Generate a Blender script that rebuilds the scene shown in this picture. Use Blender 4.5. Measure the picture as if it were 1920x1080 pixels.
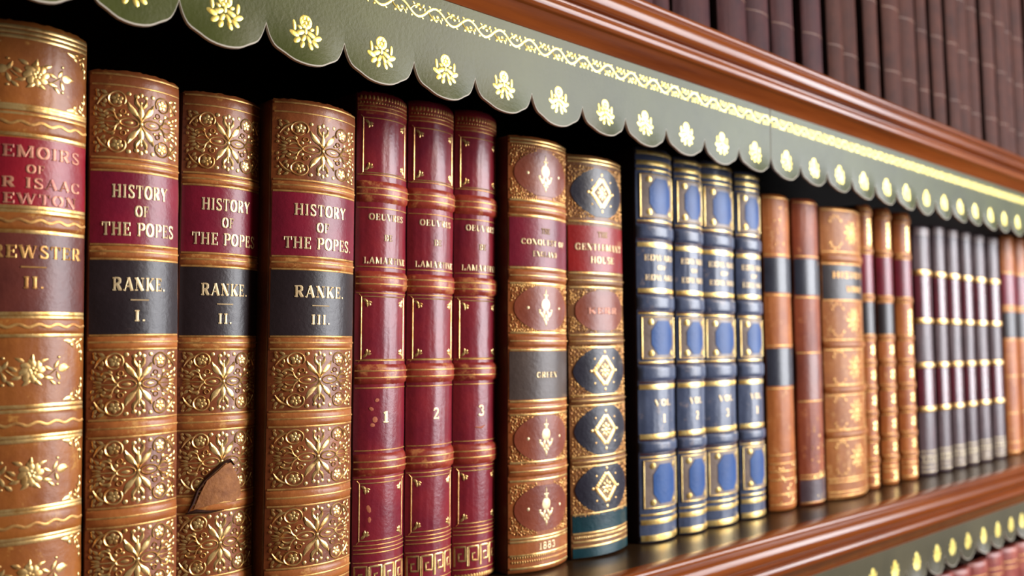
import bpy, bmesh, math, random
from mathutils import Vector
random.seed(11)
for o in list(bpy.data.objects):
    bpy.data.objects.remove(o, do_unlink=True)
C = bpy.context.scene.collection
scn = bpy.context.scene
PI = math.pi

# ------------------------------------------------------------------ camera
EYE = 1.45            # camera height; the main shelf top is 0.12 below it
SHELF = EYE - 0.12
FPX = 1650.0
PITCH = math.atan(105 / FPX)
YAW = math.atan(FPX / (1803 * math.cos(PITCH)))     # measured from the shelf normal
fwd = Vector((math.sin(YAW) * math.cos(PITCH), math.cos(YAW) * math.cos(PITCH), math.sin(PITCH)))
cd = bpy.data.cameras.new('camera')
cam = bpy.data.objects.new('camera', cd)
C.objects.link(cam)
cam.location = (0, -0.338, EYE)
cam.rotation_euler = fwd.to_track_quat('-Z', 'Y').to_euler()
cd.sensor_width = 36.0
cd.lens = FPX / 1920 * 36.0
cd.clip_start = 0.01
cd.dof.use_dof = True
cd.dof.focus_distance = 0.375
cd.dof.aperture_fstop = 8.5
scn.camera = cam

# ------------------------------------------------------------------ world, lights, exposure
w = bpy.data.worlds.new('room_light')
scn.world = w
w.use_nodes = True
w.node_tree.nodes['Background'].inputs[0].default_value = (1.0, 0.80, 0.62, 1)
w.node_tree.nodes['Background'].inputs[1].default_value = 0.09

def area(name, loc, target, sx, sy, power, col):
    l = bpy.data.lights.new(name, 'AREA')
    l.shape = 'RECTANGLE'; l.size = sx; l.size_y = sy
    l.energy = power; l.color = col
    o = bpy.data.objects.new(name, l)
    C.objects.link(o)
    o.location = loc
    o.rotation_euler = (Vector(target) - Vector(loc)).to_track_quat('-Z', 'Y').to_euler()
    return o
# two tall windows across the room, to the right of the shelves
area('window_daylight', (2.35, -2.2, 1.95), (0.5, 0, 1.45), 1.1, 1.9, 105, (0.93, 0.95, 1.0))
area('second_window_daylight', (4.0, -2.1, 1.95), (0.1, 0, 1.45), 0.6, 1.9, 62, (0.93, 0.95, 1.0))
# added warm fill, no real lamp; set to the right so spines darken leftward
area('warm_fill', (1.7, -2.0, 2.6), (0.5, 0, 1.4), 0.9, 0.9, 24, (1.0, 0.78, 0.52))
scn.view_settings.view_transform = 'Standard'
scn.view_settings.look = 'None'
scn.view_settings.gamma = 1.0
scn.view_settings.use_curve_mapping = False
scn.view_settings.exposure = -0.06
scn.cycles.use_denoising = True

# ------------------------------------------------------------------ materials
def lin(c):
    out = []
    for v in c:
        v = v / 255.0
        out.append(v / 12.92 if v <= 0.04045 else ((v + 0.055) / 1.055) ** 2.4)
    return tuple(out) + (1.0,)

def new_mat(name):
    m = bpy.data.materials.new(name)
    m.use_nodes = True
    nt = m.node_tree
    return m, nt, nt.nodes['Principled BSDF']

def coords(nt, scale=(1, 1, 1), rand=True):
    N = nt.nodes; L = nt.links
    tc = N.new('ShaderNodeTexCoord')
    mp = N.new('ShaderNodeMapping')
    mp.inputs['Scale'].default_value = scale
    L.new(tc.outputs['Object'], mp.inputs['Vector'])
    if rand:
        oi = N.new('ShaderNodeObjectInfo')
        cb = N.new('ShaderNodeCombineXYZ')
        mu = N.new('ShaderNodeMath'); mu.operation = 'MULTIPLY'; mu.inputs[1].default_value = 7.3
        L.new(oi.outputs['Random'], mu.inputs[0])
        L.new(mu.outputs[0], cb.inputs[0]); L.new(mu.outputs[0], cb.inputs[1]); L.new(mu.outputs[0], cb.inputs[2])
        L.new(cb.outputs[0], mp.inputs['Location'])
    return mp.outputs['Vector']

def noise(nt, vec, scale, detail=4, rough=0.6):
    n = nt.nodes.new('ShaderNodeTexNoise')
    n.inputs['Scale'].default_value = scale
    n.inputs['Detail'].default_value = detail
    n.inputs['Roughness'].default_value = rough
    nt.links.new(vec, n.inputs['Vector'])
    return n.outputs['Fac']

def ramp(nt, fac, stops):
    r = nt.nodes.new('ShaderNodeValToRGB')
    el = r.color_ramp.elements
    while len(el) < len(stops): el.new(0.5)
    for e, (p, c) in zip(el, stops):
        e.position = p; e.color = c
    nt.links.new(fac, r.inputs['Fac'])
    return r.outputs['Color']

def mixc(nt, fac, a, b):
    m = nt.nodes.new('ShaderNodeMix'); m.data_type = 'RGBA'
    L = nt.links
    if isinstance(fac, float): m.inputs[0].default_value = fac
    else: L.new(fac, m.inputs[0])
    for i, v in ((6, a), (7, b)):
        if isinstance(v, tuple): m.inputs[i].default_value = v
        else: L.new(v, m.inputs[i])
    return m.outputs[2]

def bump(nt, b, h, strength, dist):
    n = nt.nodes.new('ShaderNodeBump')
    n.inputs['Strength'].default_value = strength
    n.inputs['Distance'].default_value = dist
    nt.links.new(h, n.inputs['Height'])
    nt.links.new(n.outputs['Normal'], b.inputs['Normal'])

def leather(name, c1, c2, worn=None, rough=0.38, coat=0.25, wear=0.62, big=45, grain=420, bs=0.25, spec=0.42):
    m, nt, b = new_mat(name)
    v = coords(nt)
    f = noise(nt, v, big, 5, 0.62)
    col = ramp(nt, f, [(0.32, lin(c2)), (0.68, lin(c1))])
    if worn:
        f2 = noise(nt, v, 130, 6, 0.72)
        fac = ramp(nt, f2, [(wear, (0, 0, 0, 1)), (min(wear + 0.10, 1), (1, 1, 1, 1))])
        col = mixc(nt, fac, col, lin(worn))
    nt.links.new(col, b.inputs['Base Color'])
    b.inputs['Roughness'].default_value = rough
    b.inputs['Specular IOR Level'].default_value = spec
    b.inputs['Coat Weight'].default_value = coat * 0.4
    b.inputs['Coat Roughness'].default_value = 0.25
    bump(nt, b, noise(nt, v, grain, 3, 0.6), bs, 0.0006)
    return m

def gold(name, c1, c2, rough=0.36, metal=0.85, sc=160):
    m, nt, b = new_mat(name)
    v = coords(nt)
    f = noise(nt, v, sc, 5, 0.7)
    nt.links.new(ramp(nt, f, [(0.34, lin(c2)), (0.58, lin(c1))]), b.inputs['Base Color'])
    b.inputs['Metallic'].default_value = metal
    b.inputs['Roughness'].default_value = rough
    bump(nt, b, noise(nt, v, 700, 2, 0.5), 0.2, 0.0003)
    return m

def wood(name, c1, c2, c3, rough=0.25, coat=0.6):
    m, nt, b = new_mat(name)
    v = coords(nt, (2.2, 45, 45), rand=False)
    f = noise(nt, v, 1.6, 7, 0.65)
    v2 = coords(nt, (1.0, 6, 6), rand=False)
    f2 = noise(nt, v2, 2.0, 3, 0.5)
    col = ramp(nt, f, [(0.28, lin(c2)), (0.55, lin(c1)), (0.8, lin(c3))])
    col = mixc(nt, ramp(nt, f2, [(0.4, (0, 0, 0, 1)), (0.75, (0.55, 0.55, 0.55, 1))]), col, lin(c2))
    nt.links.new(col, b.inputs['Base Color'])
    b.inputs['Roughness'].default_value = rough
    b.inputs['Specular IOR Level'].default_value = 0.35
    b.inputs['Coat Weight'].default_value = coat
    b.inputs['Coat Roughness'].default_value = 0.16
    bump(nt, b, f, 0.12, 0.0008)
    return m

def plain(name, c, rough=0.6, c2=None, sc=20):
    m, nt, b = new_mat(name)
    if c2:
        v = coords(nt, rand=False)
        nt.links.new(ramp(nt, noise(nt, v, sc, 4), [(0.35, lin(c2)), (0.65, lin(c))]), b.inputs['Base Color'])
    else:
        b.inputs['Base Color'].default_value = lin(c)
    b.inputs['Roughness'].default_value = rough
    return m

M = {}
M['pope'] = leather('tan calf', (160, 88, 44), (118, 58, 30), (190, 126, 62), 0.36, 0.3, 0.60)
M['pope_band'] = leather('worn tan calf', (192, 116, 58), (152, 84, 42), (214, 154, 86), 0.36, 0.3, 0.56)
M['newton'] = leather('golden calf', (172, 104, 44), (136, 74, 34), (198, 142, 70), 0.38, 0.3, 0.58)
M['crimson'] = leather('crimson label', (146, 28, 54), (116, 20, 46), None, 0.34, 0.3)
M['scarlet'] = leather('scarlet label', (160, 28, 44), (134, 20, 38), None, 0.34, 0.3)
M['brick'] = leather('vermilion label', (172, 30, 28), (142, 22, 26), None, 0.34, 0.3)
M['russet'] = leather('russet label', (112, 54, 44), (88, 40, 36), None, 0.36, 0.3)
M['black'] = leather('black label', (50, 38, 42), (38, 28, 32), (70, 52, 50), 0.36, 0.3, 0.66)
M['grey'] = leather('faded grey label', (92, 76, 68), (74, 60, 56), None, 0.4, 0.25)
M['lam'] = leather('red morocco', (150, 40, 50), (120, 28, 48), (158, 72, 64), 0.30, 0.4, 0.66)
M['lam_band'] = leather('rubbed red morocco', (172, 70, 50), (140, 42, 42), (198, 124, 76), 0.32, 0.35, 0.52)
M['green_calf'] = leather('light calf', (186, 108, 54), (156, 84, 42), (206, 138, 78), 0.36, 0.3, 0.6)
M['lozenge'] = leather('red brown onlay', (152, 74, 46), (126, 56, 38), None, 0.34, 0.3)
M['gent_calf'] = leather('olive calf', (150, 100, 56), (118, 72, 40), (170, 126, 74), 0.38, 0.3, 0.6)
M['navy'] = leather('navy onlay', (44, 42, 58), (30, 28, 42), None, 0.33, 0.35)
M['teal'] = leather('teal band', (22, 72, 82), (14, 50, 60), None, 0.33, 0.35)
M['blue'] = leather('slate blue calf', (92, 104, 134), (66, 78, 108), (138, 130, 138), 0.30, 0.5, 0.58)
M['blue_onlay'] = leather('blue onlay', (48, 96, 168), (36, 78, 146), None, 0.42, 0.1, spec=0.3)
M['blue_frame'] = leather('grey tooled frame', (168, 150, 138), (128, 114, 112), None, 0.38, 0.2)
M['orange'] = leather('orange calf', (204, 122, 58), (170, 92, 42), (224, 162, 100), 0.40, 0.1, 0.58, spec=0.25)
M['orange_red'] = leather('reddish calf', (170, 88, 50), (136, 62, 40), (196, 120, 74), 0.40, 0.1, 0.57, spec=0.25)
M['big_tan'] = leather('honey calf', (198, 126, 60), (164, 94, 44), (218, 160, 96), 0.42, 0.1, 0.56, spec=0.25)
M['slate'] = leather('slate label', (58, 62, 78), (44, 46, 60), None, 0.28, 0.5)
M['plum'] = leather('plum calf', (104, 80, 86), (82, 62, 70), None, 0.38, 0.3)
M['plum_label'] = leather('dark red label', (112, 36, 52), (88, 26, 42), None, 0.2, 1.2)
M['dull_gilt'] = gold('tarnished gilt', (206, 190, 156), (132, 112, 92), 0.5, 0.4, 300)
M['plum_cap'] = leather('worn grey cap', (172, 152, 148), (128, 108, 108), None, 0.36, 0.3)
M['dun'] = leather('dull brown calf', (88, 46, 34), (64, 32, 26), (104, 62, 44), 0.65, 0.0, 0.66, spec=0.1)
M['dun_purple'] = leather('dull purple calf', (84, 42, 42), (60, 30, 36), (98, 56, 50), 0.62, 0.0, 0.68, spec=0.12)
M['mottled'] = leather('mottled red calf', (176, 84, 66), (124, 40, 44), (208, 132, 104), 0.38, 0.3, 0.56)
M['board_brown'] = leather('brown board', (98, 54, 30), (74, 40, 24), (120, 72, 40), 0.42, 0.2, 0.64)
M['board_dark'] = leather('dark board', (48, 28, 24), (34, 20, 18), None, 0.45, 0.15)
M['board_red'] = leather('dark red board', (80, 26, 26), (58, 18, 20), None, 0.42, 0.2)
M['scuff'] = leather('bared leather', (176, 116, 66), (138, 84, 46), None, 0.7, 0.0, big=300, bs=0.6)
M['torn'] = leather('torn leather edge', (62, 30, 20), (44, 20, 14), None, 0.6, 0.0)
M['chip'] = leather('chipped leather', (206, 122, 84), (186, 100, 70), None, 0.6, 0.0)
M['page'] = plain('shaded page edges', (92, 76, 56), 0.9, (66, 54, 40), 300)  # paper colour darkened to put shade into the gaps above the books
M['gilt'] = gold('gilt tooling', (252, 214, 144), (210, 156, 86), 0.32, 0.8)
M['gilt_dim'] = gold('rubbed gilt', (226, 176, 104), (176, 116, 64), 0.42, 0.6)
M['gilt_bright'] = gold('bright gilt', (255, 226, 150), (222, 176, 92), 0.34, 0.85)
M['letter'] = gold('pale gilt lettering', (246, 222, 176), (226, 190, 136), 0.42, 0.45)
M['letter_dim'] = gold('rubbed lettering', (214, 148, 118), (160, 90, 80), 0.42, 0.3)
M['rubbed_line'] = leather('rubbed gilt line', (150, 108, 84), (118, 76, 60), None, 0.5, 0)
M['valance_gold'] = gold('valance gilding', (255, 234, 134), (218, 186, 78), 0.34, 0.85)
M['valance'] = leather('olive leather', (80, 87, 38), (62, 68, 30), None, 0.32, 0.0, big=14, grain=600, bs=0.14, spec=0.22)
M['valance_greyer'] = leather('greyer olive leather', (92, 86, 62), (74, 70, 50), None, 0.36, 0.0, big=14, grain=600, bs=0.14, spec=0.2)  # greyer, browner olive for the lower valance
M['valance_edge'] = plain('cut leather edge', (190, 182, 166), 0.6)
M['wood'] = wood('mahogany', (152, 78, 30), (106, 48, 19), (174, 98, 42), 0.2, 0.0)
M['wood_dark'] = wood('dark shelf wood', (58, 40, 22), (40, 27, 15), (72, 50, 28), 0.32, 0.1)
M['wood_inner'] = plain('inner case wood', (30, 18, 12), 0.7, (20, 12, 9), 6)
M['wall'] = plain('panelled wall', (92, 66, 48), 0.7, (82, 58, 42), 3)
M['floor'] = wood('parquet', (112, 72, 44), (84, 52, 32), (132, 88, 54), 0.35, 0.3)

# ------------------------------------------------------------------ mesh builder
class MB:
    def __init__(s): s.v = []; s.f = []; s.mi = []
    def add(s, verts, faces, mi=0):
        n = len(s.v); s.v += verts
        s.f += [tuple(n + i for i in f) for f in faces]; s.mi += [mi] * len(faces)
    def box(s, x0, x1, y0, y1, z0, z1, mi=0):
        s.add([(x0, y0, z0), (x1, y0, z0), (x1, y1, z0), (x0, y1, z0), (x0, y0, z1), (x1, y0, z1), (x1, y1, z1), (x0, y1, z1)],
              [(0, 3, 2, 1), (4, 5, 6, 7), (0, 1, 5, 4), (1, 2, 6, 5), (2, 3, 7, 6), (3, 0, 4, 7)], mi)
    def build(s, name, mats, parent=None, smooth=True, bevel=0, loc=None, fix=True):
        me = bpy.data.meshes.new(name)
        me.from_pydata(s.v, [], s.f); me.update()
        if not isinstance(mats, (list, tuple)): mats = [mats]
        for m in mats: me.materials.append(m)
        me.polygons.foreach_set('material_index', s.mi)
        if fix:
            bm = bmesh.new(); bm.from_mesh(me)
            bmesh.ops.recalc_face_normals(bm, faces=bm.faces)
            bm.to_mesh(me); bm.free()
        if smooth:
            me.polygons.foreach_set('use_smooth', [True] * len(me.polygons))
            me.set_sharp_from_angle(angle=math.radians(40))
        o = bpy.data.objects.new(name, me)
        C.objects.link(o)
        if parent: o.parent = parent
        if loc: o.location = loc
        if bevel:
            b = o.modifiers.new('bevel', 'BEVEL'); b.width = bevel; b.segments = 2; b.limit_method = 'ANGLE'
        return o

def tag(o, label, cat, group=None, kind=None):
    if label: o['label'] = label
    if cat: o['category'] = cat
    if group: o['group'] = group
    if kind: o['kind'] = kind
    return o

def empty(name, loc):
    o = bpy.data.objects.new(name, None)
    o.empty_display_size = 0.02
    C.objects.link(o); o.location = loc
    return o

def profile_x(mb, prof, x0, x1, mi=0, step=0.25):
    """extrude a closed (y,z) outline along x"""
    n = len(prof); k = max(1, int((x1 - x0) / step)); vs = []; fs = []
    for i in range(k + 1):
        x = x0 + (x1 - x0) * i / k
        vs += [(x, y, z) for y, z in prof]
    for i in range(k):
        for j in range(n):
            a = i * n + j; b = i * n + (j + 1) % n
            fs.append((a, b, b + n, a + n))
    fs.append(tuple(range(n))[::-1]); fs.append(tuple(k * n + j for j in range(n)))
    mb.add(vs, fs, mi)

# ------------------------------------------------------------------ flat drawing engine: strokes and blobs laid on a surface map
def resample(pts, ws, seg):
    out = [pts[0]]; ow = [ws[0]]
    for i in range(len(pts) - 1):
        (x0, y0), (x1, y1) = pts[i], pts[i + 1]
        L = math.hypot(x1 - x0, y1 - y0); n = max(1, int(L / seg + 0.999))
        for k in range(1, n + 1):
            t = k / n
            out.append((x0 + (x1 - x0) * t, y0 + (y1 - y0) * t)); ow.append(ws[i] + (ws[i + 1] - ws[i]) * t)
    return out, ow

def ribbon(mb, S, pts, ws, off=0.0002, lift=0.00015, seg=0.0018, closed=False):
    """pts in surface metres, ws full widths, S(a,z,off)->xyz"""
    if not isinstance(ws, (list, tuple)): ws = [ws] * len(pts)
    if closed: pts = list(pts) + [pts[0]]; ws = list(ws) + [ws[0]]
    pts, ws = resample(pts, ws, seg)
    n = len(pts); vs = []
    for i in range(n):
        if closed:
            p = pts[i - 1] if i > 0 else pts[n - 2]; q = pts[i + 1] if i < n - 1 else pts[1]
        else:
            p = pts[max(i - 1, 0)]; q = pts[min(i + 1, n - 1)]
        dx, dy = q[0] - p[0], q[1] - p[1]; l = math.hypot(dx, dy) or 1
        nx, ny = -dy / l, dx / l; h = ws[i] / 2
        x, y = pts[i]
        vs += [S(x + nx * h, y + ny * h, off), S(x, y, off + lift), S(x - nx * h, y - ny * h, off)]
    fs = []
    for i in range(n - 1):
        a = 3 * i
        fs += [(a, a + 1, a + 4, a + 3), (a + 1, a + 2, a + 5, a + 4)]
    mb.add(vs, fs)

def blob(mb, S, cx, cy, rx, ry, ang=0, off=0.0002, lift=0.0003, n=10, tip=False):
    c, s = math.cos(ang), math.sin(ang); vs = [S(cx, cy, off + lift)]
    for i in range(n):
        t = 2 * PI * i / n; ex, ey = math.cos(t), math.sin(t)
        if tip: ey *= (1 - 0.75 * max(ex, 0)) * (1 - 0.15 * max(-ex, 0))
        x, y = ex * rx, ey * ry
        vs.append(S(cx + x * c - y * s, cy + x * s + y * c, off))
    mb.add(vs, [(0, 1 + i, 1 + (i + 1) % n) for i in range(n)])

def poly_patch(mb, S, outline, off, thick, n_ring=5):
    """star-shaped patch with a skirt, subdivided so that it follows the curve"""
    cx = sum(p[0] for p in outline) / len(outline); cy = sum(p[1] for p in outline) / len(outline)
    pts, _ = resample(list(outline) + [outline[0]], [0] * (len(outline) + 1), 0.002)
    pts = pts[:-1]; n = len(pts); vs = [S(cx, cy, off + thick)]; fs = []
    for r in range(1, n_ring + 1):
        t = r / n_ring
        vs += [S(cx + (x - cx) * t, cy + (y - cy) * t, off + thick) for x, y in pts]
    vs += [S(x, y, off - 0.0002) for x, y in pts]
    for i in range(n): fs.append((0, 1 + i, 1 + (i + 1) % n))
    for r in range(n_ring):
        for i in range(n):
            a = 1 + r * n; j = (i + 1) % n
            fs.append((a + i, a + n + i, a + n + j, a + j))
    mb.add(vs, fs)

def arc(cx, cy, rx, ry, a0, a1, n=12):
    return [(cx + rx * math.cos(math.radians(a0 + (a1 - a0) * i / n)), cy + ry * math.sin(math.radians(a0 + (a1 - a0) * i / n))) for i in range(n + 1)]

def bez(p0, p1, p2, p3, n=10):
    out = []
    for i in range(n + 1):
        t = i / n; u = 1 - t
        out.append((u**3 * p0[0] + 3 * u*u*t * p1[0] + 3 * u*t*t * p2[0] + t**3 * p3[0],
                    u**3 * p0[1] + 3 * u*u*t * p1[1] + 3 * u*t*t * p2[1] + t**3 * p3[1]))
    return out

# ------------------------------------------------------------------ serif capitals drawn as strokes
TK, TN = 0.21, 0.115
def _stem(x, y0=0.0, y1=1.0, top=True, bot=True, s=0.17):
    out = [([(x, y0), (x, y1)], TK)]
    if bot: out.append(([(x - s, y0 + TN / 2), (x + s, y0 + TN / 2)], TN))
    if top: out.append(([(x - s, y1 - TN / 2), (x + s, y1 - TN / 2)], TN))
    return out
def _bar(x0, x1, y): return [([(x0, y), (x1, y)], TN)]
def _tick(x, y0, y1): return [([(x, y0), (x, y1)], TN * 1.1)]
def _dia(x0, y0, x1, y1, wd): return [([(x0, y0), (x1, y1)], wd)]
def _foot(x, y, s=0.15): return [([(x - s, y), (x + s, y)], TN)]
def _stress(p): return [(p, 'stress')]
E_ = TN / 2
GLYPH = {
 'A': (0.98, _dia(0.14, 0, 0.49, 1, 0.09) + _dia(0.49, 1, 0.84, 0, TK) + _bar(0.26, 0.70, 0.33) + _foot(0.14, E_, 0.13) + _foot(0.84, E_, 0.16)),
 'B': (0.84, _stem(0.22) + _stress([(0.2, 1 - E_)] + arc(0.46, 0.76, 0.24, 0.22, 90, -90) + [(0.2, 0.54)]) + _stress([(0.2, 0.5)] + arc(0.48, 0.28, 0.28, 0.245, 90, -90) + [(0.2, E_)])),
 'C': (0.88, _stress(arc(0.48, 0.5, 0.36, 0.46, 48, 312, 20)) + _tick(0.76, 0.68, 0.97) + _tick(0.76, 0.03, 0.26)),
 'D': (0.94, _stem(0.22) + _stress([(0.2, 1 - E_)] + arc(0.44, 0.5, 0.40, 0.46, 90, -90, 16) + [(0.2, E_)])),
 'E': (0.80, _stem(0.22) + _bar(0.2, 0.72, 1 - E_) + _bar(0.2, 0.72, E_) + _bar(0.2, 0.56, 0.52) + _tick(0.70, 0.74, 1) + _tick(0.72, 0, 0.28) + _tick(0.55, 0.40, 0.64)),
 'F': (0.76, _stem(0.22) + _bar(0.2, 0.70, 1 - E_) + _bar(0.2, 0.54, 0.50) + _tick(0.68, 0.72, 1) + _tick(0.53, 0.38, 0.62)),
 'G': (0.94, _stress(arc(0.48, 0.5, 0.36, 0.46, 48, 305, 20)) + _tick(0.76, 0.68, 0.97) + [([(0.76, 0.04), (0.76, 0.42)], TK * 0.9)] + _bar(0.56, 0.92, 0.44)),
 'H': (1.02, _stem(0.22) + _stem(0.80) + _bar(0.22, 0.80, 0.52)),
 'I': (0.46, _stem(0.23)),
 'K': (0.98, _stem(0.22) + _dia(0.28, 0.40, 0.78, 0.96, 0.09) + _dia(0.42, 0.56, 0.82, 0.04, TK) + _foot(0.78, 1 - E_) + _foot(0.82, E_)),
 'L': (0.76, _stem(0.22) + _bar(0.2, 0.70, E_) + _tick(0.69, 0, 0.32)),
 'M': (1.18, _stem(0.18, s=0.14) + _stem(0.99) + _dia(0.20, 1, 0.57, 0.06, TK * 0.8) + _dia(0.57, 0.06, 0.96, 1, 0.08)),
 'N': (1.02, [([(0.2, 0), (0.2, 1)], 0.09), ([(0.82, 0), (0.82, 1)], 0.09)] + _dia(0.2, 0.98, 0.82, 0.02, TK) + _foot(0.2, E_) + _foot(0.82, 1 - E_) + _foot(0.12, 1 - E_, 0.1)),
 'O': (0.96, _stress(arc(0.48, 0.5, 0.36, 0.46, 0, 360, 26))),
 'P': (0.82, _stem(0.22) + _stress([(0.2, 1 - E_)] + arc(0.46, 0.72, 0.28, 0.24, 90, -90) + [(0.2, 0.48)])),
 'Q': (0.96, _stress(arc(0.48, 0.5, 0.36, 0.46, 0, 360, 26)) + _dia(0.50, 0.18, 0.84, -0.16, 0.14)),
 'R': (0.94, _stem(0.22) + _stress([(0.2, 1 - E_)] + arc(0.46, 0.74, 0.27, 0.22, 90, -90) + [(0.2, 0.52)]) + _dia(0.46, 0.52, 0.76, 0.05, TK) + _foot(0.80, E_, 0.12)),
 'S': (0.76, [(arc(0.38, 0.745, 0.24, 0.215, 30, 200, 10) + [(0.30, 0.58), (0.48, 0.44)] + arc(0.38, 0.255, 0.27, 0.215, 20, -150, 10), 0.135)] + _tick(0.62, 0.72, 0.97) + _tick(0.12, 0.03, 0.29)),
 'T': (0.86, _stem(0.43, top=False) + _bar(0.06, 0.80, 1 - E_) + _tick(0.08, 0.70, 1) + _tick(0.78, 0.70, 1)),
 'U': (0.98, [([(0.22, 1), (0.22, 0.34)] + arc(0.49, 0.32, 0.27, 0.28, 180, 360, 10) + [(0.76, 1)], [TK, TK] + [TK - 0.011 * i for i in range(11)] + [0.09])] + _foot(0.22, 1 - E_) + _foot(0.76, 1 - E_)),
 'V': (0.98, _dia(0.14, 1, 0.49, 0, TK) + _dia(0.49, 0, 0.84, 1, 0.09) + _foot(0.14, 1 - E_) + _foot(0.84, 1 - E_, 0.13)),
 'W': (1.36, _dia(0.14, 1, 0.42, 0, TK * 0.9) + _dia(0.42, 0, 0.68, 1, 0.085) + _dia(0.68, 1, 0.94, 0, TK * 0.9) + _dia(0.94, 0, 1.22, 1, 0.085) + _foot(0.14, 1 - E_) + _foot(0.68, 1 - E_) + _foot(1.22, 1 - E_, 0.12)),
 'Y': (0.94, _dia(0.12, 1, 0.47, 0.46, TK) + _dia(0.47, 0.46, 0.80, 1, 0.09) + [([(0.47, 0.5), (0.47, 0)], TK)] + _foot(0.14, 1 - E_) + _foot(0.80, 1 - E_, 0.13) + _foot(0.47, E_)),
 '1': (0.50, _stem(0.26, top=False) + _dia(0.10, 0.82, 0.26, 0.97, 0.08)),
 '2': (0.74, [(arc(0.36, 0.72, 0.24, 0.235, 170, -30, 12) + [(0.12, 0.06)], [0.1, 0.1, 0.1] + [0.16] * 10 + [0.08]), ([(0.10, 0.06), (0.66, 0.06)], 0.13)] + _tick(0.64, 0, 0.24)),
 '3': (0.74, [(arc(0.34, 0.74, 0.24, 0.215, 160, -80, 12), 0.14), (arc(0.34, 0.27, 0.28, 0.23, 80, -160, 12), 0.15)]),
 '8': (0.74, [(arc(0.37, 0.745, 0.22, 0.205, 0, 360, 16), 0.14), (arc(0.37, 0.27, 0.27, 0.225, 0, 360, 16), 0.15)]),
 '.': (0.30, [([(0.08, 0.08), (0.24, 0.08)], 0.16)]),
 "'": (0.26, [([(0.13, 1), (0.13, 0.74)], 0.11)]),
 ' ': (0.46, []),
}
def text(mb, S, s, ac, zc, width, height, off=0.0004, gap=0.10):
    tot = sum(GLYPH[c][0] + gap for c in s) - gap
    kx = width / tot; x = ac - width / 2; z0 = zc - height / 2
    for c in s:
        gw, strokes = GLYPH[c]
        for pts, wd in strokes:
            P = [(x + px * kx, z0 + py * height) for px, py in pts]
            n = len(pts)
            W = []
            for i in range(n):
                p = pts[max(i - 1, 0)]; q = pts[min(i + 1, n - 1)]
                dx, dy = abs(q[0] - p[0]), abs(q[1] - p[1]); l = math.hypot(dx, dy) or 1
                bw = (TN + (TK - TN) * (dy / l) ** 1.5) if wd == 'stress' else (wd[i] if isinstance(wd, list) else wd)
                # stems scale with letter width, bars with letter height
                W.append(bw * (kx * dy / l + height * dx / l))
            ribbon(mb, S, P, W, off, 0.00012)
        x += (gw + gap) * kx

# ------------------------------------------------------------------ the room
def struct(name, mb, m, smooth=False):
    o = mb.build(name, m, smooth=smooth); o['kind'] = 'structure'; return o
X0, X1 = -0.45, 1.95
m_ = MB(); m_.box(-3, 6, -5, 0.42, -0.05, 0); struct('floor', m_, M['floor'])
m_ = MB(); m_.box(-3, 6, 0.30, 0.42, 0, 3.2); struct('wall_back', m_, M['wall'])

# ------------------------------------------------------------------ bookcase
PITCH_Z = 0.308
case = tag(empty('bookcase', (0, 0, 0)), 'tall polished mahogany bookcase with moulded shelf edges holding the leather books', 'bookcase')
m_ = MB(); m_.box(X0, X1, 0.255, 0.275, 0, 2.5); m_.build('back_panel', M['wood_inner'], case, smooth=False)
for xa in (X0 - 0.03, X1):
    m_ = MB(); m_.box(xa, xa + 0.03, -0.034, 0.275, 0, 2.5); m_.build('side_panel', M['wood'], case, smooth=False, bevel=0.002)
m_ = MB(); m_.box(X0, X1, -0.03, 0.255, 2.46, 2.5); m_.build('top_board', M['wood'], case, smooth=False)
m_ = MB(); m_.box(X0, X1, -0.02, 0.255, 0, 0.09); m_.build('plinth', M['wood'], case, smooth=False)
def shelf(zt):
    m_ = MB(); m_.box(X0, X1, -0.0270, 0.255, zt - 0.0348, zt)
    s = m_.build('shelf', M['wood_dark'], case, smooth=False)
    # profile, from the underside up: flat fillet, ovolo bead, quirk, big roll, top fillet
    t = zt - 0.0355
    P = [(-0.0270, t), (-0.0300, t), (-0.0345, t + 0.0088)]
    P += [(-0.0345 - 0.0030 * math.sin(math.radians(a)), t + 0.0128 - 0.0038 * math.cos(math.radians(a))) for a in range(10, 171, 16)]
    P += [(-0.0340, t + 0.0170), (-0.0340, t + 0.0184)]
    P += [(-0.0345 - 0.0044 * math.sin(math.radians(a)), t + 0.0245 - 0.0058 * math.cos(math.radians(a))) for a in range(12, 169, 12)]
    P += [(-0.0348, t + 0.0308)]
    P += [(-0.0340 - 0.0022 * math.cos(math.radians(a)), t + 0.0330 + 0.0025 * math.sin(math.radians(a))) for a in range(-40, 91, 26)]
    P += [(-0.0270, t + 0.0355)]
    m_ = MB(); profile_x(m_, P, X0, X1)
    m_.build('moulding', M['wood'], s)
    return s
for k in (-3, -2, -1, 0, 1, 2): shelf(SHELF + k * PITCH_Z + (0.0032 if k > 0 else 0))

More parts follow.
